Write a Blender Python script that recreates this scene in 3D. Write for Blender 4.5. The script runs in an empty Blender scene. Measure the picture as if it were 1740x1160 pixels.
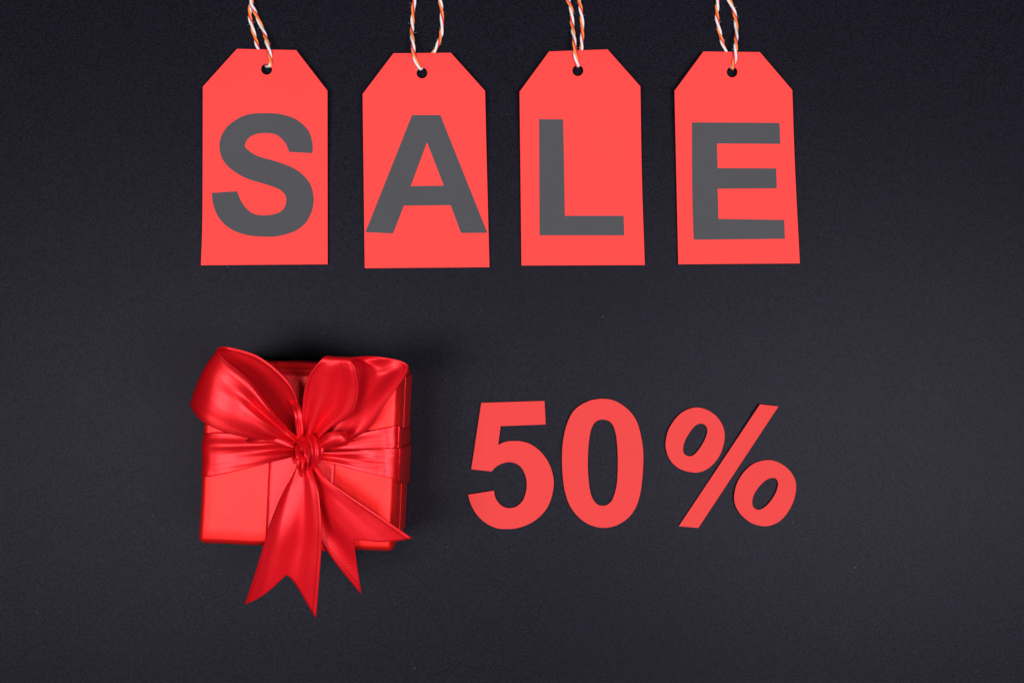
import bpy, bmesh, math, random
from mathutils import Vector, Matrix, noise
from mathutils.geometry import delaunay_2d_cdt

random.seed(7)
scene = bpy.context.scene

# ------------------------------------------------------------------ camera
D = 0.60                      # camera height above the table, metres
S = 0.00025                   # metres on the table per photo pixel
cam_data = bpy.data.cameras.new("camera")
cam_data.sensor_width = 36.0
cam_data.lens = 36.0 * D / (1740 * S)
cam_data.clip_start = 0.01
cam_data.clip_end = 20.0
cam = bpy.data.objects.new("camera", cam_data)
cam.location = (0, 0, D)
scene.collection.objects.link(cam)
scene.camera = cam

# ------------------------------------------------------------------ world
world = bpy.data.worlds.new("World")
scene.world = world
world.use_nodes = True
wbg = world.node_tree.nodes["Background"]
wbg.inputs[0].default_value = (0.9, 0.95, 1.0, 1)
wbg.inputs[1].default_value = 0.02

# ------------------------------------------------------------------ lamps
def softbox(name, loc, target, sx, sy, power, color=(1, 1, 1)):
    ld = bpy.data.lights.new(name, 'AREA')
    ld.shape = 'RECTANGLE'
    ld.size = sx
    ld.size_y = sy
    ld.energy = power
    ld.color = color
    o = bpy.data.objects.new(name, ld)
    o.location = loc
    d = Vector(target) - Vector(loc)
    zz = -d.normalized()
    yy = zz.cross(Vector((1, 0, 0))).normalized()
    o.rotation_euler = Matrix((yy.cross(zz), yy, zz)).transposed().to_euler()
    scene.collection.objects.link(o)
    return o

softbox("studio_softbox", (-0.46, -0.14, 1.30), (-0.04, 0.02, 0), 0.55, 0.26, 13.4, (1.0, 0.985, 0.975))
softbox("studio_softbox", (0.46, -0.15, 1.28), (0.06, 0.02, 0), 0.55, 0.24, 16.0, (0.96, 0.97, 1.0))

scene.view_settings.view_transform = 'Standard'
scene.view_settings.look = 'None'
scene.view_settings.exposure = 0.0
scene.view_settings.gamma = 1.0
scene.view_settings.use_curve_mapping = False

# ------------------------------------------------------------------ helpers
def P(px, py, z=0.0):
    """photo pixel at height z (metres) -> world point"""
    k = (D - z) / D
    return Vector(((px - 870) * S * k, (580 - py) * S * k, z))

def link(o, parent=None):
    scene.collection.objects.link(o)
    if parent is not None:
        o.parent = parent
        o.matrix_parent_inverse = parent.matrix_world.inverted()
    return o

def mesh_obj(name, verts, faces, mat, parent=None, smooth=True, uvs=None):
    me = bpy.data.meshes.new(name)
    me.from_pydata([tuple(v) for v in verts], [], faces)
    me.update()
    if smooth:
        me.polygons.foreach_set("use_smooth", [True] * len(me.polygons))
    if uvs is not None:
        lay = me.uv_layers.new(name="UVMap")
        for lp in me.loops:
            lay.data[lp.index].uv = uvs[lp.vertex_index]
    me.materials.append(mat)
    return link(bpy.data.objects.new(name, me), parent)

def empty(name, loc):
    o = bpy.data.objects.new(name, None)
    o.location = loc
    o.empty_display_size = 0.02
    scene.collection.objects.link(o)
    bpy.context.view_layer.update()
    return o

def tag(o, label, cat, group=None):
    o["label"] = label
    o["category"] = cat
    if group:
        o["group"] = group

def cr(p0, p1, p2, p3, t):
    return 0.5 * ((2 * p1) + (p2 - p0) * t + (2 * p0 - 5 * p1 + 4 * p2 - p3) * t * t
                  + (3 * p1 - p0 - 3 * p2 + p3) * t ** 3)

def spline_open(pts, sub):
    out = []
    n = len(pts)
    for i in range(n - 1):
        p0 = pts[i - 1] if i > 0 else pts[i] * 2 - pts[i + 1]
        p3 = pts[i + 2] if i + 2 < n else pts[i + 1] * 2 - pts[i]
        for k in range(sub):
            out.append(cr(p0, pts[i], pts[i + 1], p3, k / sub))
    out.append(pts[-1].copy())
    return out

def outline(pts, sub=5):
    """closed outline; points given as (x, y, 1) are sharp corners, the rest is a smooth curve"""
    v = [Vector((p[0], p[1])) for p in pts]
    c = [len(p) > 2 for p in pts]
    n = len(v)
    if not any(c):
        out = []
        for i in range(n):
            for k in range(sub):
                out.append(cr(v[i - 1], v[i], v[(i + 1) % n], v[(i + 2) % n], k / sub))
        return out
    s = c.index(True)
    v = v[s:] + v[:s] + [v[s]]
    c = c[s:] + c[:s] + [True]
    out = []
    run = [v[0]]
    for i in range(1, n + 1):
        run.append(v[i])
        if c[i]:
            q = spline_open(run, sub if len(run) > 2 else max(2, int((run[1] - run[0]).length / 11)))
            out += q[:-1]
            run = [v[i]]
    return out

def inside(pt, loops):
    x, y = pt
    r = False
    for lp in loops:
        j = len(lp) - 1
        for i in range(len(lp)):
            xi, yi = lp[i]
            xj, yj = lp[j]
            if (yi > y) != (yj > y) and x < (xj - xi) * (y - yi) / (yj - yi) + xi:
                r = not r
            j = i
    return r

def paper(name, loops, zf, t, mat, parent=None, grid=14.0, origin=None):
    """a sheet of paper cut to outlines (photo pixels), lying at height zf(px, py), thickness t"""
    pts, edges = [], []
    for lp in loops:
        b = len(pts)
        pts += [Vector(p) for p in lp]
        edges += [(b + i, b + (i + 1) % len(lp)) for i in range(len(lp))]
    xs = [p.x for p in pts]
    ys = [p.y for p in pts]
    y = min(ys) + grid / 2
    row = 0
    while y < max(ys):
        x = min(xs) + grid / 2 * (1 + row % 2)
        while x < max(xs):
            if inside((x, y), loops):
                if min((Vector((x, y)) - p).length_squared for p in pts) > 16:
                    pts.append(Vector((x, y)))
            x += grid
        y += grid
        row += 1
    vs, es, fs, *_ = delaunay_2d_cdt(pts, edges, [], 0, 1e-4)
    fs = [f for f in fs if inside(sum((vs[i] for i in f), Vector((0, 0))) / len(f), loops)]
    def ar(f):
        a, b, c = vs[f[0]], vs[f[1]], vs[f[2]]
        return abs((b - a).cross(c - a)) / 2
    fs = [f for f in fs if ar(f) > 0.6]
    n = len(vs)
    top = [P(v.x, v.y, zf(v.x, v.y) + t) for v in vs]
    bot = [p - Vector((0, 0, t)) for p in top]
    cnt = {}
    for f in fs:
        for a, b in zip(f, f[1:] + f[:1]):
            cnt[(a, b)] = cnt.get((a, b), 0) + 1
    bound = [(a, b) for (a, b) in cnt if (b, a) not in cnt]
    # photo y runs down, so the faces are flipped to look up
    faces = [tuple(reversed(f)) for f in fs] + [tuple(n + i for i in f) for f in fs]
    verts = top + bot
    wi = {}
    for a, b in bound:
        for q in (a, b):
            if q not in wi:
                wi[q] = len(verts)
                verts.append(top[q].copy())
                verts.append(bot[q].copy())
        faces.append((wi[a], wi[b], wi[b] + 1, wi[a] + 1))
    if origin is not None:
        verts = [v - origin for v in verts]
    o = mesh_obj(name, verts, faces, mat, None if origin is not None else parent)
    if origin is not None:
        o.location = origin
    return o

# ------------------------------------------------------------------ materials
def new_mat(name):
    m = bpy.data.materials.new(name)
    m.use_nodes = True
    nt = m.node_tree
    return m, nt, nt.nodes["Principled BSDF"]

def N(nt, kind, **kw):
    n = nt.nodes.new(kind)
    for k, v in kw.items():
        if k in ("operation", "blend_type", "noise_dimensions", "wave_type", "bands_direction",
                 "direction_type", "uv_map", "feature", "wave_profile"):
            setattr(n, k, v)
        else:
            n.inputs[k].default_value = v
    return n

def ramp(nt, a, ca, b, cb):
    r = nt.nodes.new("ShaderNodeValToRGB")
    r.color_ramp.elements[0].position = a
    r.color_ramp.elements[0].color = (*ca, 1)
    r.color_ramp.elements[1].position = b
    r.color_ramp.elements[1].color = (*cb, 1)
    return r

def paper_mat(name, col, var=0.06, rough=0.6, spec=0.3, bump=0.15, fibre=2200.0, specks=False, crumple=0.0):
    m, nt, b = new_mat(name)
    L = nt.links.new
    tc = N(nt, "ShaderNodeTexCoord")
    n1 = N(nt, "ShaderNodeTexNoise", Scale=fibre, Detail=3.0, Roughness=0.65)
    n2 = N(nt, "ShaderNodeTexNoise", Scale=38.0, Detail=4.0, Roughness=0.6)
    L(tc.outputs["Object"], n1.inputs["Vector"])
    L(tc.outputs["Object"], n2.inputs["Vector"])
    lo = tuple(c * (1 - var) for c in col)
    hi = tuple(min(1, c * (1 + var)) for c in col)
    r1 = ramp(nt, 0.3, lo, 0.7, hi)
    L(n1.outputs["Fac"], r1.inputs["Fac"])
    r2 = ramp(nt, 0.3, (1 - min(0.10, var * 0.6),) * 3, 0.7, (1, 1, 1))
    L(n2.outputs["Fac"], r2.inputs["Fac"])
    mx = N(nt, "ShaderNodeMixRGB", blend_type='MULTIPLY', Fac=1.0)
    L(r1.outputs["Color"], mx.inputs["Color1"])
    L(r2.outputs["Color"], mx.inputs["Color2"])
    last = mx.outputs["Color"]
    if specks:                                   # single bright fibres and dust in the black paper
        vo = N(nt, "ShaderNodeTexVoronoi", Scale=75.0, Randomness=1.0)
        L(tc.outputs["Object"], vo.inputs["Vector"])
        lt = N(nt, "ShaderNodeMath", operation='LESS_THAN')
        lt.inputs[1].default_value = 0.030
        L(vo.outputs["Distance"], lt.inputs[0])
        sep = N(nt, "ShaderNodeSeparateColor")
        L(vo.outputs["Color"], sep.inputs[0])
        gt = N(nt, "ShaderNodeMath", operation='GREATER_THAN')
        gt.inputs[1].default_value = 0.75
        L(sep.outputs[0], gt.inputs[0])
        mu = N(nt, "ShaderNodeMath", operation='MULTIPLY')
        L(lt.outputs[0], mu.inputs[0])
        L(gt.outputs[0], mu.inputs[1])
        mu2 = N(nt, "ShaderNodeMath", operation='MULTIPLY')
        L(mu.outputs[0], mu2.inputs[0])
        L(sep.outputs[1], mu2.inputs[1])
        mx2 = N(nt, "ShaderNodeMixRGB", blend_type='MIX')
        L(mu2.outputs[0], mx2.inputs["Fac"])
        L(last, mx2.inputs["Color1"])
        mx2.inputs["Color2"].default_value = (0.07, 0.07, 0.08, 1)
        last = mx2.outputs["Color"]
    L(last, b.inputs["Base Color"])
    b.inputs["Roughness"].default_value = rough
    b.inputs["Specular IOR Level"].default_value = spec
    bp = N(nt, "ShaderNodeBump", Strength=bump, Distance=0.0002)
    L(n1.outputs["Fac"], bp.inputs["Height"])
    if crumple:                                  # gentle unevenness of a hand-wrapped sheet
        bq = N(nt, "ShaderNodeBump", Strength=crumple, Distance=0.0012)
        L(n2.outputs["Fac"], bq.inputs["Height"])
        L(bq.outputs["Normal"], bp.inputs["Normal"])
    L(bp.outputs["Normal"], b.inputs["Normal"])
    return m

def satin_mat(name, col, rough, spec, aniso, weave, metal):
    m, nt, b = new_mat(name)
    L = nt.links.new
    uv = N(nt, "ShaderNodeUVMap", uv_map="UVMap")
    sp = N(nt, "ShaderNodeSeparateXYZ")
    L(uv.outputs[0], sp.inputs[0])               # uv in millimetres: x across (0..25), y along
    def wave(ax, ay, per):
        a = N(nt, "ShaderNodeMath", operation='MULTIPLY'); a.inputs[1].default_value = ax * 2 * math.pi / per
        c = N(nt, "ShaderNodeMath", operation='MULTIPLY'); c.inputs[1].default_value = ay * 2 * math.pi / per
        L(sp.outputs[0], a.inputs[0]); L(sp.outputs[1], c.inputs[0])
        d = N(nt, "ShaderNodeMath", operation='ADD'); L(a.outputs[0], d.inputs[0]); L(c.outputs[0], d.inputs[1])
        s = N(nt, "ShaderNodeMath", operation='SINE'); L(d.outputs[0], s.inputs[0])
        return s
    w1 = wave(0.80, 0.60, 0.75)
    w2 = wave(-0.35, 0.94, 0.75)
    ad = N(nt, "ShaderNodeMath", operation='ADD')
    L(w1.outputs[0], ad.inputs[0]); L(w2.outputs[0], ad.inputs[1])
    # selvage: a thin groove 1.4 mm from either edge
    su = N(nt, "ShaderNodeMath", operation='SUBTRACT'); su.inputs[1].default_value = 12.5
    L(sp.outputs[0], su.inputs[0])
    ab = N(nt, "ShaderNodeMath", operation='ABSOLUTE'); L(su.outputs[0], ab.inputs[0])
    s2 = N(nt, "ShaderNodeMath", operation='SUBTRACT'); s2.inputs[1].default_value = 11.2
    L(ab.outputs[0], s2.inputs[0])
    ab2 = N(nt, "ShaderNodeMath", operation='ABSOLUTE'); L(s2.outputs[0], ab2.inputs[0])
    lt = N(nt, "ShaderNodeMath", operation='LESS_THAN'); lt.inputs[1].default_value = 0.22
    L(ab2.outputs[0], lt.inputs[0])
    mg = N(nt, "ShaderNodeMath", operation='MULTIPLY'); mg.inputs[1].default_value = -3.0
    L(lt.outputs[0], mg.inputs[0])
    h = N(nt, "ShaderNodeMath", operation='ADD')
    L(ad.outputs[0], h.inputs[0]); L(mg.outputs[0], h.inputs[1])
    mp = N(nt, "ShaderNodeMapping")
    mp.inputs["Scale"].default_value = (0.20, 0.045, 1.0)
    L(uv.outputs[0], mp.inputs["Vector"])
    wr = N(nt, "ShaderNodeTexNoise", Scale=1.0, Detail=1.5, Roughness=0.5)
    L(mp.outputs[0], wr.inputs["Vector"])
    b0 = N(nt, "ShaderNodeBump", Strength=0.45, Distance=0.0008)
    L(wr.outputs["Fac"], b0.inputs["Height"])
    bp = N(nt, "ShaderNodeBump", Strength=weave, Distance=0.00006)
    L(h.outputs[0], bp.inputs["Height"])
    L(b0.outputs["Normal"], bp.inputs["Normal"])
    L(bp.outputs["Normal"], b.inputs["Normal"])
    # thread colour: faint variation of the weave and along the warp
    rp = ramp(nt, 0.0, tuple(c * 0.90 for c in col), 1.0, tuple(min(1, c * 1.06) for c in col))
    md = N(nt, "ShaderNodeMath", operation='MULTIPLY_ADD'); md.inputs[1].default_value = 0.25; md.inputs[2].default_value = 0.5
    L(ad.outputs[0], md.inputs[0])
    L(md.outputs[0], rp.inputs["Fac"])
    se = N(nt, "ShaderNodeMixRGB", blend_type='MULTIPLY')
    se.inputs["Color2"].default_value = (0.62, 0.62, 0.62, 1)
    L(lt.outputs[0], se.inputs["Fac"])
    L(rp.outputs["Color"], se.inputs["Color1"])
    L(se.outputs["Color"], b.inputs["Base Color"])
    b.inputs["Roughness"].default_value = rough
    b.inputs["Specular IOR Level"].default_value = spec
    b.inputs["Anisotropic"].default_value = aniso
    b.inputs["Specular Tint"].default_value = (1.0, 0.75, 0.75, 1)
    b.inputs["Metallic"].default_value = metal
    tg = N(nt, "ShaderNodeTangent", direction_type='UV_MAP', uv_map="UVMap")
    L(tg.outputs[0], b.inputs["Tangent"])
    return m

def strand_mat(name, col):
    m, nt, b = new_mat(name)
    L = nt.links.new
    tc = N(nt, "ShaderNodeTexCoord")
    n1 = N(nt, "ShaderNodeTexNoise", Scale=2500.0, Detail=3.0)
    L(tc.outputs["Object"], n1.inputs["Vector"])
    r = ramp(nt, 0.3, tuple(c * 0.82 for c in col), 0.7, col)
    L(n1.outputs["Fac"], r.inputs["Fac"])
    L(r.outputs["Color"], b.inputs["Base Color"])
    b.inputs["Roughness"].default_value = 0.85
    b.inputs["Specular IOR Level"].default_value = 0.15
    bp = N(nt, "ShaderNodeBump", Strength=0.6, Distance=0.0002)
    L(n1.outputs["Fac"], bp.inputs["Height"])
    L(bp.outputs["Normal"], b.inputs["Normal"])
    return m

M_BLACK = paper_mat("black_paper", (0.0068, 0.0061, 0.0106), var=0.92, rough=0.34, spec=0.046, bump=0.38, fibre=1900.0, specks=True)
M_BLACK.node_tree.nodes["Principled BSDF"].inputs["Specular Tint"].default_value = (0.90, 0.87, 1.0, 1)
M_TAG = paper_mat("red_card", (0.87, 0.052, 0.047), var=0.06, rough=0.65, spec=0.10, bump=0.12, crumple=0.12)
M_DIGIT = paper_mat("red_paper", (0.635, 0.040, 0.038), var=0.06, rough=0.6, spec=0.12, bump=0.12, crumple=0.12)
M_LETTER = paper_mat("grey_paper", (0.060, 0.059, 0.066), var=0.10, rough=0.65, spec=0.12, bump=0.15)
M_WRAP = paper_mat("red_wrapping_paper", (0.80, 0.012, 0.012), var=0.012, rough=0.44, spec=0.26, bump=0.02, fibre=900.0, crumple=0.25)
M_WRAP.node_tree.nodes["Principled BSDF"].inputs["Metallic"].default_value = 0.60
M_SATIN = satin_mat("red_satin", (0.68, 0.004, 0.010), 0.39, 0.50, 0.25, 0.06, 0.52)
M_DULL = satin_mat("red_satin_reverse", (0.71, 0.005, 0.013), 0.44, 0.48, 0.15, 0.15, 0.36)
M_WHITE = strand_mat("white_cotton", (0.80, 0.74, 0.75))
M_ORANGE = strand_mat("orange_cotton", (0.90, 0.24, 0.055))
M_RED = strand_mat("red_cotton", (0.75, 0.03, 0.035))

# ------------------------------------------------------------------ the table
nx, ny = 60, 44
W2, H2 = 0.60, 0.45
vs, fs = [], []
for j in range(ny + 1):
    for i in range(nx + 1):
        x = -W2 + 2 * W2 * i / nx
        y = -H2 + 2 * H2 * j / ny
        vs.append((x, y, -0.0002 + 0.0002 * noise.noise((x * 9, y * 9, 3.1))))
for j in range(ny):
    for i in range(nx):
        a = j * (nx + 1) + i
        fs.append((a, a + 1, a + nx + 2, a + nx + 1))
table = mesh_obj("tabletop", vs, fs, M_BLACK)
table["kind"] = "structure"
table["label"] = "flat sheet of black paper under everything"

# ------------------------------------------------------------------ price tags
S_L = [(491.6, 258.4, 1), (530.9, 260.5, 1), (531.2, 246), (527, 228.4), (519.7, 216.6), (502.4, 202.6), (480.9, 195),
       (459.3, 192.5), (433.4, 192.9), (416.2, 196.1), (401.1, 203.7), (386, 215.5), (376.3, 230.6), (373.1, 243.5),
       (373.5, 256.6), (378.5, 271.7), (390.3, 285.7), (407.6, 297.6), (424.8, 305.6), (442, 310.5), (459.3, 315.9),
       (473.3, 321.3), (482, 327.8), (486.3, 337.5), (484.7, 349.3), (478.7, 357.9), (468, 363.3), (452.8, 365.9),
       (437.8, 365), (427, 361.2), (416.2, 351.5), (408.7, 339.6), (402.8, 325, 1), (359.7, 327.8, 1), (362.3, 347.2),
       (371, 368.7), (386, 384.9), (403.3, 394.6), (424.8, 400.4), (446.4, 402.1), (465.8, 402.1), (485.2, 398.4),
       (504.6, 390.9), (519.7, 378.4), (529.4, 360), (533, 340.7), (530.4, 321.3), (522.9, 306.2), (508.9, 292.2),
       (491.6, 282.5), (467.9, 273.9), (446.4, 268), (431.3, 262), (419.4, 253.4), (416.2, 248), (418.4, 240.5),
       (424.8, 232.9), (437.8, 227.5), (455, 226.5), (467.9, 228.6), (478.7, 236.2), (486.3, 245.9)]
A_L = [(700.2, 195.7, 1), (748.3, 195.7, 1), (828.2, 395.6, 1), (783.2, 396, 1), (765.9, 348.7, 1), (686.2, 349.7, 1),
       (667.9, 396.7, 1), (620.9, 394.6, 1)]
A_H = [(725.6, 242, 1), (754.1, 315.5, 1), (698, 316.3, 1)]
L_L = [(915.9, 202.6, 1), (956.9, 203, 1), (958.6, 284.7), (959.9, 366.6, 1), (1059.7, 366.6, 1), (1061, 400, 1),
       (916.8, 400, 1)]
E_L = [(1175.7, 208, 1), (1324.6, 209, 1), (1326.1, 244.8, 1), (1218.4, 244.1, 1), (1219.4, 285.7, 1), (1319, 286.2, 1),
       (1320.1, 320.2, 1), (1219.4, 320.9, 1), (1221, 371.9, 1), (1332.6, 373.7, 1), (1333.9, 405.8, 1),
       (1178.7, 407.5, 1), (1176.3, 327.8)]

def smooth01(t):
    t = max(0.0, min(1.0, t))
    return t * t * (3 - 2 * t)

TAGS = [
    dict(ch="S", card=[(402.6, 83.4, 1), (503.1, 85.6, 1), (556.3, 154.5, 1), (556.7, 448.9, 1), (341.4, 450.6, 1), (343.9, 370), (344.7, 147.6, 1)],
         hole=(453.1, 117.9, 9.5), letter=[S_L], tilt=0.3,
         front=[(428, -26), (427.4, 0), (428, 10.5), (433.8, 22.1), (440.7, 37.3), (446.6, 51.2), (451.2, 64), (455.3, 79.2), (458.8, 95.5), (460.6, 107)],
         bend=(459, 112.5), back=[(449, 108), (439, 83.2), (434.9, 69.8), (430.8, 55.9), (427.9, 43), (424.4, 27.9), (425, 12.8), (428, 0), (432, -26)]),
    dict(ch="A", card=[(668.5, 91, 1), (766, 90.1, 1), (824.1, 154.7, 1), (827.6, 300), (831.7, 453.8, 1), (619.8, 455.6, 1), (616.2, 160.1, 1)],
         hole=(717, 124.4, 9.3), letter=[A_L, A_H], tilt=-0.25,
         front=[(705, -26), (703.9, 0), (702.1, 15.1), (701.5, 29.1), (700.4, 44.2), (699.8, 55.9), (701.5, 72.2), (702.7, 88.5), (706.2, 102.4), (710, 111)],
         bend=(714, 117), back=[(719, 112), (735.9, 90.6), (741.7, 81.5), (746.4, 69.8), (749.8, 55.9), (751.6, 41.9), (751, 29.1), (749.8, 15.1), (747.5, 0), (743, -26)]),
    dict(ch="L", card=[(933.1, 87.9, 1), (1032.3, 84.3, 1), (1088.1, 147.2, 1), (1090.6, 300), (1095.6, 450.2, 1), (886.2, 451, 1), (882.9, 156.3, 1)],
         hole=(981.9, 120.3, 9.4), letter=[L_L], tilt=0.45,
         front=[(956, -26), (964.8, 0), (970.2, 12.9), (971.3, 25.9), (972.4, 41), (974.5, 58.2), (976, 75.4), (977.8, 92.7), (980.2, 106)],
         bend=(981.5, 112.5), back=[(984, 107), (987, 86.2), (988.5, 75.4), (989.2, 60.3), (989, 41), (987.5, 19.4), (983.1, 0), (976, -26)]),
    dict(ch="E", card=[(1195.3, 87.9, 1), (1291.2, 89, 1), (1346.2, 153.4, 1), (1351, 290), (1359.1, 447.4, 1), (1152.6, 448.9, 1), (1146.2, 154.7, 1)],
         hole=(1244, 122.8, 9.2), letter=[E_L], tilt=-0.35,
         front=[(1226, -26), (1238.8, 0), (1245.3, 15.1), (1250, 32.3), (1251.1, 49.6), (1250.7, 69), (1250, 86.2), (1248.5, 101.3), (1246.4, 110)],
         bend=(1245, 116), back=[(1242, 111), (1233.9, 88.4), (1228.7, 75.4), (1223.8, 60.3), (1220.1, 41), (1217.9, 21.6), (1220.1, 0), (1224, -26)]),
]

def tube(path, radius, seg=8):
    verts, faces = [], []
    n = len(path)
    up = Vector((0, 0, 1))
    for i, p in enumerate(path):
        t = (path[min(i + 1, n - 1)] - path[max(i - 1, 0)]).normalized()
        a = t.cross(up)
        if a.length < 1e-6:
            a = Vector((1, 0, 0))
        a.normalize()
        up = a.cross(t).normalized()
        for k in range(seg):
            th = 2 * math.pi * k / seg
            verts.append(p + (a * math.cos(th) + up * math.sin(th)) * radius)
    for i in range(n - 1):
        for k in range(seg):
            k2 = (k + 1) % seg
            faces.append((i * seg + k, i * seg + k2, (i + 1) * seg + k2, (i + 1) * seg + k))
    faces.append(tuple(reversed(range(seg))))
    faces.append(tuple((n - 1) * seg + k for k in range(seg)))
    return verts, faces

def helix(path, off, phase, pitch, rnd):
    out = []
    n = len(path)
    s = 0.0
    up = Vector((0, 0, 1))
    for i, p in enumerate(path):
        t = (path[min(i + 1, n - 1)] - path[max(i - 1, 0)]).normalized()
        a = t.cross(up).normalized()
        up = a.cross(t).normalized()
        if i:
            s += (p - path[i - 1]).length
        w = 0.35 * math.sin(s * 210 + rnd) + 0.25 * math.sin(s * 467 + rnd * 2)
        th = 2 * math.pi * s / pitch + phase + w
        out.append(p + (a * math.cos(th) + up * math.sin(th)) * off)
    return out

LAB = {"S": "red paper price tag carrying a large grey letter S, twine through its hole",
       "A": "red paper price tag carrying a large grey letter A, twine through its hole",
       "L": "red paper price tag carrying a large grey letter L, twine through its hole",
       "E": "red paper price tag carrying a large grey letter E, twine through its hole"}

for ti, T in enumerate(TAGS):
    cx = sum(p[0] for p in T["card"]) / len(T["card"])
    root = empty("price_tag", P(cx, 450, 0))
    tag(root, LAB[T["ch"]], "price tag", "price tags spelling a word")
    def zf(x, y, cx=cx, tl=T["tilt"], ti=ti):
        lift = 2.9e-3 * smooth01((330 - y) / 230)
        side = ((x - cx) / 105.0)
        return (0.0010 + lift + 0.00035 * tl * side * smooth01((400 - y) / 250)
                + 0.00030 * side * side + 0.00018 * noise.noise((x * 0.012, y * 0.012, ti * 7.3)))
    hx, hy, hr = T["hole"]
    hole = [Vector((hx + hr * math.cos(2 * math.pi * k / 28), hy + hr * math.sin(2 * math.pi * k / 28))) for k in range(28)]
    card = paper("card", [outline(T["card"]), hole], zf, 0.00032, M_TAG, root)
    loops = [outline(l) for l in T["letter"]]
    paper("letter", loops, lambda x, y: zf(x, y) + 0.00034, 0.00010, M_LETTER, root, grid=11.0)
    # twine: over the tag, down through the hole, out behind, both legs joining above the frame
    R = 0.00085
    pts = []
    f0, b1 = T["front"][0], T["back"][-1]
    mx = (f0[0] + b1[0]) / 2
    pts.append(P(mx - 2, -130, R))
    pts.append(P(f0[0] * 0.6 + (mx - 14) * 0.4, -80, R))
    cross = T["ch"] == "S"
    for (x, y) in T["front"]:
        g = smooth01((y - 40) / 40)
        z = R * 1.05 * (1 - g) + g * (zf(x, max(y, 86)) + 0.00034 + R * (1.02 + 1.3 * smooth01((105 - y) / 20)))
        if cross:
            z += 2.0e-3 * math.exp(-((y - 4) / 22.0) ** 2)
        pts.append(P(x, y, z))
    bx, by = T["bend"]
    pts.append(P(bx, by, zf(bx, by) + 0.0004))
    for i, (x, y) in enumerate(T["back"]):
        z = R * 1.02
        if i == 0:
            z = min(R * 1.25, zf(x, y) - R * 0.9)
        pts.append(P(x, y, z))
    pts.append(P(b1[0] * 0.6 + (mx + 14) * 0.4, -80, R))
    pts.append(P(mx + 2, -132, R))
    path = spline_open(pts, 14)
    v, f = tube(path, R * 0.40, 6)
    tw = mesh_obj("twine", v, f, M_ORANGE, root)
    tw["label"] = "white and orange twisted twine"
    pitch = 0.0108
    for nm, mat, off, ph, rad in (("white_strand", M_WHITE, 0.50, 0.0, 0.66), ("orange_strand", M_ORANGE, 0.52, 2.5, 0.56), ("red_strand", M_RED, 0.50, 4.25, 0.34)):
        v, f = tube(helix(path, R * off, ph + ti * 1.7, pitch, ti * 1.9 + 0.4), R * rad, 8)
        mesh_obj(nm, v, f, mat, tw)

    # stray fibres standing off the twine
    rn = random.Random(40 + ti)
    hv, hf = [], []
    for k in range(55):
        p = path[rn.randrange(6, len(path) - 6)]
        d = Vector((rn.uniform(-1, 1), rn.uniform(-1, 1), rn.uniform(0.0, 0.7))).normalized()
        e = Vector((rn.uniform(-1, 1), rn.uniform(-1, 1), rn.uniform(-0.3, 0.5))).normalized()
        ln = rn.uniform(0.0003, 0.0010)
        c = [p + d * R * 0.7, p + d * (R + ln * 0.5) + e * ln * 0.25, p + d * (R + ln) + e * ln * 0.8]
        v, f = tube(c, 0.000028, 3)
        b0 = len(hv)
        hv += v
        hf += [tuple(b0 + i for i in q) for q in f]
    fib = mesh_obj("stray_fibres", hv, hf, M_WHITE, tw)
    fib["kind"] = "stuff"

# ------------------------------------------------------------------ the paper figures
FIVE = [(817.8, 684.1, 1), (925.2, 680.9, 1), (927.3, 720.8, 1), (850.8, 723.6, 1), (846.5, 755.3, 1), (858.4, 750.5),
        (873.4, 748.8), (890.7, 750.5), (907.9, 758), (924.1, 773.1), (934.9, 791.5), (940.3, 810.9), (940.7, 825.9),
        (937, 845.3), (929.5, 862.6), (916.6, 877.7), (899.3, 889.5), (879.9, 896.4), (864.8, 898.1), (845.4, 897.1),
        (826, 888.4), (809.9, 873.4), (800.2, 856.1), (795.4, 840, 1), (839.4, 833.1, 1), (841.1, 843.2), (846.5, 852.9),
        (855.1, 860.4), (865.9, 862.8), (877.8, 860), (888.5, 849.7), (893.9, 834.6), (895, 819.5), (892.4, 806.6),
        (886.4, 794.7), (877.8, 787.6), (865.9, 784.6), (854.1, 786.7), (843.3, 792.5), (835.1, 800.5, 1), (800.8, 796.9, 1)]
ZERO = [(1024.2, 677.2), (1042.1, 679.8), (1059.3, 689.1), (1073.3, 702), (1083, 718.2), (1089.5, 741.9), (1092.7, 763.4),
        (1093.1, 785), (1091.2, 815.2), (1087.3, 841), (1079.8, 862.6), (1067.9, 878.8), (1050.7, 890.6), (1033.4, 895.6),
        (1016.2, 895.3), (996.8, 888.4), (979.6, 874.4), (966.6, 855), (959.1, 830.3), (955.9, 804.4), (955, 778.5),
        (956.3, 752.7), (961.3, 726.8), (969.9, 705.3), (981.7, 691.3), (999, 681.6), (1011.9, 678.3)]
ZERO_H = [(1023.8, 712.4), (1035.6, 715.6), (1043.1, 725.7), (1047.5, 744.1), (1049.6, 772.1), (1049.6, 800.1),
          (1047.5, 825.9), (1041, 847.5), (1033.4, 856.1), (1024.8, 858.7), (1014.1, 855.7), (1005.4, 843.2),
          (1001.1, 823.8), (999, 797.9), (999, 774.2), (1001.1, 746.2), (1005.4, 726.8), (1013, 715.6)]
SLASH = [(1291.5, 686.6, 1), (1322.7, 690.3, 1), (1186.6, 896.4, 1), (1153.5, 893.5, 1)]
R1 = [(1182.4, 692.1), (1201, 695.9), (1217.6, 707.2), (1227.9, 722.8), (1231.5, 740.3), (1227.9, 761), (1219.7, 778.6),
      (1205.2, 794.1), (1188.6, 801.8), (1172.1, 801.4), (1153.5, 795.2), (1139, 781.7), (1131.7, 763.1), (1131.7, 746.6),
      (1136.9, 727.9), (1149.3, 709.3), (1163.8, 697.5)]
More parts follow.
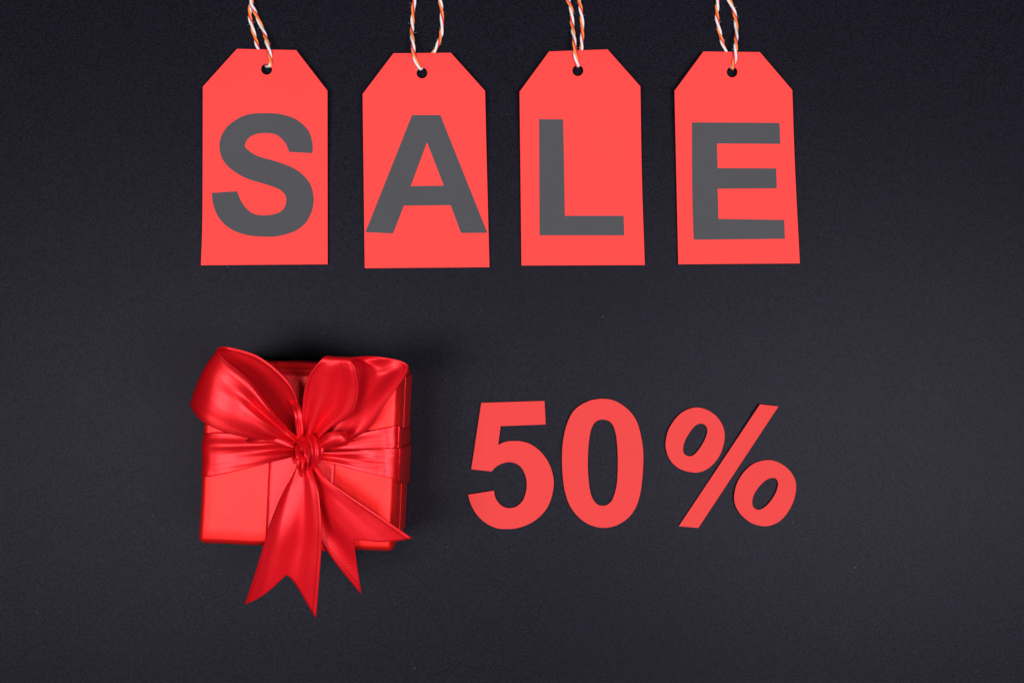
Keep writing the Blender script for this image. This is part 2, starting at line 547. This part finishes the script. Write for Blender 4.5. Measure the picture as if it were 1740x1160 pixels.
R1H = [(1190.7, 719.2), (1199, 722.8), (1201.9, 731), (1199, 743.5), (1190.7, 759), (1180.4, 771.4), (1172.1, 774.9),
       (1163.8, 771.8), (1160.7, 764.1), (1162.8, 751.7), (1170, 737.2), (1180.4, 723.8)]
R2 = [(1302.4, 781.3), (1319, 783.8), (1335.5, 793.1), (1347.9, 807.6), (1352.7, 824.1), (1350, 845.9), (1340.7, 866.6),
      (1327.2, 883.1), (1310.7, 891.8), (1294.2, 893.1), (1275.5, 887.3), (1259, 873.8), (1249.7, 858.3), (1247.6, 841.7),
      (1252.8, 820), (1265.2, 800.4), (1281.7, 786.9)]
R2H = [(1313.8, 811.3), (1320, 814.8), (1322.1, 823.1), (1317.9, 837.6), (1308.6, 852.1), (1298.3, 862), (1289, 865.5),
       (1281.3, 862.4), (1278.2, 854.1), (1280.7, 840.7), (1290, 826.2), (1302.4, 814.8)]

def figure(name, loops, label, cat, ctr, lift, seed):
    (lx, ly), amt = lift
    def zf(x, y):
        u = ((x - ctr[0]) * lx + (y - ctr[1]) * ly) / 100.0
        return 0.00055 + amt * max(0.0, u + 0.6) ** 2 * 0.6 + 0.00030 * (1 + noise.noise((x * 0.02, y * 0.02, seed)))
    o = paper(name, [outline(l) for l in loops], zf, 0.00028, M_DIGIT, grid=10.0, origin=P(ctr[0], ctr[1], 0))
    tag(o, label, cat)
    return o

figure("paper_digit", [FIVE], "red paper cut-out of the digit 5 beside the gift box", "paper digit", (868, 790), ((-0.9, -0.1), 0.0011), 1.0)
figure("paper_digit", [ZERO, ZERO_H], "red paper cut-out of the tall digit 0", "paper digit", (1024, 787), ((-0.4, -0.8), 0.0007), 2.0)
figure("paper_ring", [R1, R1H], "small slanted red paper ring at the upper left of the slash", "paper ring", (1181, 747), ((-0.7, -0.6), 0.0010), 3.0)
figure("paper_slash", [SLASH], "slanted red paper strip between the two small rings", "paper strip", (1238, 791), ((0.4, -0.8), 0.0010), 4.0)
figure("paper_ring", [R2, R2H], "small slanted red paper ring at the lower right of the slash", "paper ring", (1300, 837), ((-0.6, 0.5), 0.0010), 5.0)

# ------------------------------------------------------------------ the gift box
BH = 0.058
bc = P(508.4, 775.5, BH)
BW, BD = 0.0750, 0.0706
ROT = math.radians(-2.6)
CO, SI = math.cos(ROT), math.sin(ROT)
def BX(lx, ly, z):
    """box-local metres -> world"""
    return Vector((bc.x + lx * CO - ly * SI, bc.y + lx * SI + ly * CO, z))
def to_local(w):
    dx, dy = w.x - bc.x, w.y - bc.y
    return dx * CO + dy * SI, -dx * SI + dy * CO

def sag(ly):
    """the lid paper falls away softly towards the back edge"""
    return -0.0012 * smooth01((ly - (BD / 2 - 0.014)) / 0.014) ** 1.5

gift = empty("gift_box", Vector((bc.x, bc.y, 0)))
gift.rotation_euler = (0, 0, 0)
bpy.context.view_layer.update()
tag(gift, "square red gift box tied with a red satin ribbon bow", "gift box")

bm = bmesh.new()
bmesh.ops.create_cube(bm, size=1.0)
for v in bm.verts:
    v.co = Vector((v.co.x * BW, v.co.y * BD, (v.co.z + 0.5) * BH))
bmesh.ops.bevel(bm, geom=[e for e in bm.edges], offset=0.0026, segments=5, profile=0.5, affect='EDGES')
bmesh.ops.subdivide_edges(bm, edges=[e for e in bm.edges if e.calc_length() > 0.02], cuts=14, use_grid_fill=True)
for v in bm.verts:
    x, y, z = v.co
    top = max(0.0, 1 - abs(BH - z) / 0.004)
    f = 0.00018 * noise.noise((x * 60, y * 60, z * 60)) + 0.00012 * noise.noise((x * 210, y * 210, z * 210))
    side = 1 - min(1.0, abs(z - BH) / BH)
    # soft hollow along the sides, tiny dents of folded paper at the rim
    v.co.x += f + 0.0006 * (x / (BW / 2)) * (side - 0.5)
    v.co.y += f * 0.8
    if top > 0:
        v.co.z += 0.00010 * noise.noise((x * 40, y * 40, 5.0)) * top
        v.co.z += sag(y) * top
    if z > BH - 0.00262:
        v.co.z -= 1.15 * (BH - z)          # the rim is folded steeply
    w = BX(v.co.x, v.co.y, max(v.co.z, 0.0002))
    v.co = w
me = bpy.data.meshes.new("box")
bm.to_mesh(me)
bm.free()
me.polygons.foreach_set("use_smooth", [True] * len(me.polygons))
me.materials.append(M_WRAP)
box = link(bpy.data.objects.new("box", me), gift)
box["label"] = "box wrapped in plain glossy red paper"

def flap(pts, t, axis):
    """folded flap of wrapping paper lying on a wall; pts in (across, up) metres"""
    verts = []
    for e in (0.0002, t):
        for (a, z) in pts:
            if axis == 'R':
                verts.append(BX(BW / 2 + e + 0.0001, a, z))
            else:
                verts.append(BX(-BW / 2 - e - 0.0001, a, z))
    n = len(pts)
    faces = [tuple(range(n)), tuple(n + i for i in reversed(range(n)))]
    faces += [(i, (i + 1) % n, n + (i + 1) % n, n + i) for i in range(n)]
    return mesh_obj("paper_flap", verts, faces, M_WRAP, box, smooth=False)
for ax in ('R', 'L'):
    flap([(-0.0322, 0.002), (0.0322, 0.002), (0.0318, 0.0380), (-0.0320, 0.0330)], 0.0004, ax)

# ------------------------------------------------------------------ satin ribbon
def Z(p):
    return P(p[0], p[1], p[2] / 1000.0) if not isinstance(p, Vector) else p

def ribbon(name, stations, parent, disp=None, nu=28, sub=10, notch=0.0, width=25.0, thick=0.00032, seed=0.0, rough_amp=0.00025, mat=None):
    A = spline_open([Z(s[0]) for s in stations], sub)
    B = spline_open([Z(s[1]) for s in stations], sub)
    nv = len(A) - 1
    def sample(L, f):
        f = max(0.0, min(nv, f))
        i = min(int(f), nv - 1)
        return L[i].lerp(L[i + 1], f - i)
    grid = []
    for j in range(nv + 1):
        row = []
        for i in range(nu + 1):
            u = i / nu
            ve = 1 - notch * (1 - abs(2 * u - 1))
            f = j * ve
            row.append((sample(A, f).lerp(sample(B, f), u), u, f / nv))
        grid.append(row)
    def nrm(j, i):
        a = grid[min(j + 1, nv)][i][0] - grid[max(j - 1, 0)][i][0]
        b = grid[j][min(i + 1, nu)][0] - grid[j][max(i - 1, 0)][0]
        n = b.cross(a)
        return n.normalized() if n.length > 1e-12 else Vector((0, 0, 1))
    verts, uvs = [], []
    total = sum((A[j].lerp(B[j], .5) - A[j - 1].lerp(B[j - 1], .5)).length for j in range(1, nv + 1))
    for j in range(nv + 1):
        for i in range(nu + 1):
            p, u, v = grid[j][i]
            n = nrm(j, i)
            d = disp(u, v) if disp else 0.0
            d += rough_amp * noise.noise((u * 3.2, v * 5.0, seed)) * 1.0
            verts.append(p + n * d)
            uvs.append((u * width, total * v * 1000.0))
    faces = []
    w = nu + 1
    for j in range(nv):
        for i in range(nu):
            a = j * w + i
            faces.append((a, a + 1, a + w + 1, a + w))
    o = mesh_obj(name, verts, faces, mat or M_SATIN, parent, uvs=uvs)
    so = o.modifiers.new("thickness", 'SOLIDIFY')
    so.thickness = thick
    so.offset = 0.0
    return o

def g(x, c, s):
    return math.exp(-((x - c) / s) ** 2)

# flat band running from the back of the box to the front
def flat_band(side, x0, x1):
    e = 0.00036
    st = []
    r = 0.0026
    def row(ly, z):
        st.append((BX(x0, ly, z), BX(x1, ly, z)))
    hb = BD / 2
    row(hb + e, 0.0015); row(hb + e, 0.03); row(hb + e, BH - r - 0.004)
    row(hb + e - r * 0.25, BH - r * 0.25 + e - 0.0034); row(hb - r - 0.001, BH + e + sag(hb - r - 0.001))
    row(hb - 0.007, BH + e + sag(hb - 0.007))
    for k in range(2, 6):
        ly = (hb - r) * (1 - 2 * k / 6)
        row(ly, BH + e + sag(ly))
    row(-hb + r + 0.001, BH + e); row(-hb - e + r * 0.25, BH - r * 0.25 + e)
    row(-hb - e, BH - r - 0.001); row(-hb - e, 0.03); row(-hb - e, 0.0015)
    return ribbon("ribbon_band", st, gift, None, nu=16, sub=5, seed=1.0, rough_amp=0.00005, mat=M_DULL)
flat_band(0, -0.0115, 0.0141)

def wall(side, y0, y1, z, lift=0.0006):
    s = 1 if side == 'R' else -1
    return (BX(s * (BW / 2 + lift), y0, z), BX(s * (BW / 2 + lift), y1, z))

def loc_y(px, py, z=BH):
    return to_local(P(px, py, z))[1]

# left part of the cross band, gathered at the knot
yl0, yl1 = loc_y(350, 736), loc_y(350, 811)
ribbon("ribbon_band", [
    ((508, 754, 66), (508, 774, 66)),
    ((488, 750, 64), (488, 778, 64)),
    ((450, 743, 61.5), (450, 788, 61)),
    ((405, 737, 60), (405, 799, 59.6)),
    ((368, 734, 59.2), (366, 808, 59.0)),
    (BX(-BW / 2 + 0.0011, yl0, BH - 0.0008), BX(-BW / 2 + 0.0009, yl1, BH - 0.0008)),
    wall('L', yl0, yl1, BH - 0.0065), wall('L', yl0, yl1, 0.030), wall('L', yl0, yl1, 0.0015)],
    gift, lambda u, v: -(0.0011 * math.sin(u * 3.1 * math.pi + 0.4) * max(0, 1 - v / 0.42) + 0.0011 * g(u, 0.3, 0.12) * g(v, 0.4, 0.25)),
    seed=2.0)
# right part: two layers lying over each other
ya0, ya1 = loc_y(676, 722), loc_y(676, 778)
ribbon("ribbon_band", [
    ((530, 750, 65), (530, 768, 65)),
    ((560, 747, 63), (560, 772, 63)),
    ((600, 738, 60.8), (600, 778, 60.6)),
    ((640, 729, 59.3), (640, 783, 59.3)),
    ((662, 725, 59.0), (662, 785, 59.0)),
    (BX(BW / 2 - 0.0003, ya0, BH - 0.0003), BX(BW / 2 - 0.0003, ya1, BH - 0.0003)),
    wall('R', ya0 - 0.001, ya1, BH - 0.004, 0.0009), wall('R', ya0 - 0.003, ya1 - 0.002, 0.030, 0.0009), wall('R', ya0 - 0.004, ya1 - 0.004, 0.0015, 0.0009)],
    gift, lambda u, v: 0.0008 * math.sin(u * 2.4 * math.pi + 1.0) * max(0, 1 - v / 0.45), seed=3.0)
yb0, yb1 = loc_y(668, 760), loc_y(668, 816)
ribbon("ribbon_band", [
    ((530, 766, 66), (532, 780, 65)),
    ((560, 766, 64.5), (560, 786, 63.5)),
    ((600, 764, 62.0), (600, 797, 61.2)),
    ((635, 763, 60.6), (635, 806, 60.2)),
    ((658, 761, 60.0), (658, 811, 60.0)),
    (BX(BW / 2 + 0.0003, yb0, BH + 0.0001), BX(BW / 2 + 0.0003, yb1, BH + 0.0001)),
    wall('R', yb0, yb1 - 0.001, BH - 0.004, 0.0014), wall('R', yb0 - 0.001, yb1 - 0.004, 0.030, 0.0014), wall('R', yb0 - 0.002, yb1 - 0.006, 0.0015, 0.0014)],
    gift, lambda u, v: 0.0009 * math.sin(u * 2.6 * math.pi + 0.2) * max(0, 1 - v / 0.4), seed=4.0)

# tails
ribbon("ribbon_tail", [
    ((516, 786, 64), (530, 778, 66)),
    ((522, 815, 62), (556, 812, 70)),
    ((529, 855, 61), (590, 838, 71)),
    ((538, 905, 60.5), (628, 864, 69)),
    ((565, 948, 59), (664, 888, 66)),
    ((614.4, 1009, 53), (700, 913, 62))],
    gift, lambda u, v: -(0.0012 * math.sin(u * 3.0 * math.pi) * max(0, 1 - v / 0.6) + 0.0026 * g(u, 0.55, 0.3) * smooth01(v * 2) - 0.0016 * g(u, 0.18, 0.12) * g(v, 0.5, 0.4)),
    notch=0.25, seed=5.0, mat=M_DULL)
ribbon("ribbon_tail", [
    ((506, 782, 67), (524, 784, 68)),
    ((503, 798, 68), (530, 805, 71)),
    ((480, 841, 66), (540, 838, 73)),
    ((458, 894, 65), (546, 890, 71)),
    ((443, 945, 61), (546, 930, 68)),
    ((430, 985, 56), (542, 985, 64)),
    ((416.5, 1025, 50), (536.6, 1050, 58))],
    gift, lambda u, v: -(0.0012 * math.sin(u * 3.4 * math.pi + 0.3) * max(0, 1 - v / 0.55) + 0.0030 * g(u, 0.28, 0.22) * smooth01(v * 1.6) - 0.0022 * g(u, 0.62, 0.16) * g(v, 0.55, 0.35)),
    notch=0.20, seed=6.0, mat=M_DULL)

# left loop: out along the box, over the fold and back to the knot
left_loop = ribbon("bow_loop", [
    ((506, 752, 62), (514, 748, 64)),
    ((470, 738, 61), (510, 712, 68)),
    ((430, 722, 61), (501, 668, 72)),
    ((380, 705, 61), (474, 632, 74.5)),
    ((345, 697, 62.5), (436, 604, 75)),
    ((328, 690, 68), (390, 590, 76)),
    ((324, 690, 74.5), (371, 592, 80)),
    ((343, 715, 80.5), (383, 609, 82)),
    ((385, 735, 81), (423, 643, 82)),
    ((435, 746, 77), (460, 692, 79)),
    ((475, 750, 72), (490, 728, 73)),
    ((505, 757, 67), (513, 750, 69))],
    gift, lambda u, v: (-0.0024 * math.sin(math.pi * u) * smooth01((v - 0.42) / 0.12) * (1 - 0.6 * v)
                        + 0.0024 * g(u, 0.70, 0.09) * g(v, 0.82, 0.11) - 0.0014 * g(u, 0.92, 0.09) * g(v, 0.80, 0.14)
                        + 0.0011 * math.sin(u * 5 * math.pi) * smooth01((v - 0.78) / 0.2)
                        - 0.0012 * math.sin(math.pi * u) * (1 - smooth01((v - 0.3) / 0.2))),
    nu=36, sub=12, seed=7.0)
# right loop: up from the knot showing its dull side, over the top, back under
right_loop = ribbon("bow_loop", [
    ((513, 752, 67), (536, 750, 67)),
    ((513, 714, 71.5), (566, 724, 71)),
    ((515, 675, 76), (597, 705, 75)),
    ((524, 640, 80.5), (609, 666, 79.5)),
    ((543, 614, 83), (604, 628, 84)),
    ((555, 605, 81), (598, 609, 83.5)),
    ((576, 609, 75), (640, 606, 76)),
    ((585, 625, 71), (684, 614, 75.5)),
    ((565, 660, 69), (692, 631, 73)),
    ((548, 700, 63), (656, 685, 69)),
    ((537, 735, 62), (622, 732, 65)),
    ((530, 757, 62), (562, 760, 63))],
    gift, lambda u, v: (-(0.0022 * math.sin(u * 3.9 * math.pi + 0.5) * max(0, 1 - v / 0.38))
                        - 0.0016 * math.sin(math.pi * u) * g(v, 0.25, 0.14)
                        - 0.0052 * g(u, 0.62, 0.2) * g(v, 0.69, 0.11) + 0.0012 * math.sin(u * 4.2 * math.pi) * smooth01((v - 0.77) / 0.2)),
    nu=36, sub=12, seed=8.0, mat=M_DULL)
# little gathered folds round the knot
ribbon("fold", [((536, 754, 70), (540, 765, 69)), ((556, 735, 74), (560, 761, 71)), ((580, 733, 74), (586, 757, 71)), ((595, 741, 69), (593, 749, 68))],
       right_loop, lambda u, v: 0.0020 * math.sin(math.pi * u), nu=14, sub=8, width=9.0, seed=9.0)
ribbon("fold", [((504, 752, 70), (502, 762, 69)), ((465, 738, 73), (468, 753, 70)), ((437, 741, 72), (441, 751, 70)), ((423, 745, 68), (424, 748, 68))],
       left_loop, lambda u, v: -0.0018 * math.sin(math.pi * u), nu=14, sub=8, width=9.0, seed=10.0)
ribbon("fold", [((507, 758, 68), (516, 758, 69)), ((502, 724, 71), (516, 720, 70.5)), ((498, 697, 72), (512, 692, 70)), ((482, 674, 67), (495, 667, 66))],
       left_loop, lambda u, v: 0.0006 * math.sin(math.pi * u) + 0.0004 * math.sin(u * 3 * math.pi + v), nu=14, sub=8, width=9.0, seed=11.0)
# the knot: a gathered turn of ribbon over the crossing, with a crumpled end tucked out at its lower left
def lump(u, v):
    return 0.00045 * math.sin(u * 8 * math.pi + 3 * v) * math.sin(math.pi * v) + 0.0011 * noise.noise((u * 2.4, v * 2.6, 4.2))
knot = ribbon("knot", [
    ((506, 752, 61), (531, 743, 61)),
    ((504, 748, 68), (536, 740, 68)),
    ((506, 752, 72.5), (545, 746, 71.5)),
    ((509, 764, 74.5), (550, 761, 72.5)),
    ((512, 777, 73), (549, 777, 71)),
    ((516, 788, 68), (543, 789, 67)),
    ((518, 789, 61), (539, 788, 61))],
    gift, lambda u, v: -(lump(u, v) + 0.0030 * math.sin(math.pi * u) ** 0.8 - 0.0010), nu=40, sub=9, width=14.0, seed=12.0, rough_amp=0.0003, mat=M_DULL)
ribbon("knot_fold", [
    ((501, 762, 66), (520, 755, 73)),
    ((496, 766, 73), (526, 759, 77)),
    ((496, 777, 77), (527, 772, 79)),
    ((502, 788, 76.5), (524, 786, 78)),
    ((508, 798, 72), (519, 798, 73)),
    ((512, 799, 63), (517, 798, 63))],
    knot, lambda u, v: -(0.0012 * math.sin(u * 4.4 * math.pi + 3.2 * math.sin(5 * v)) + 0.0026 * noise.noise((u * 3.6, v * 5.1, 1.5))), nu=40, sub=10, width=9.0, seed=13.0, rough_amp=0.0006, mat=M_DULL)
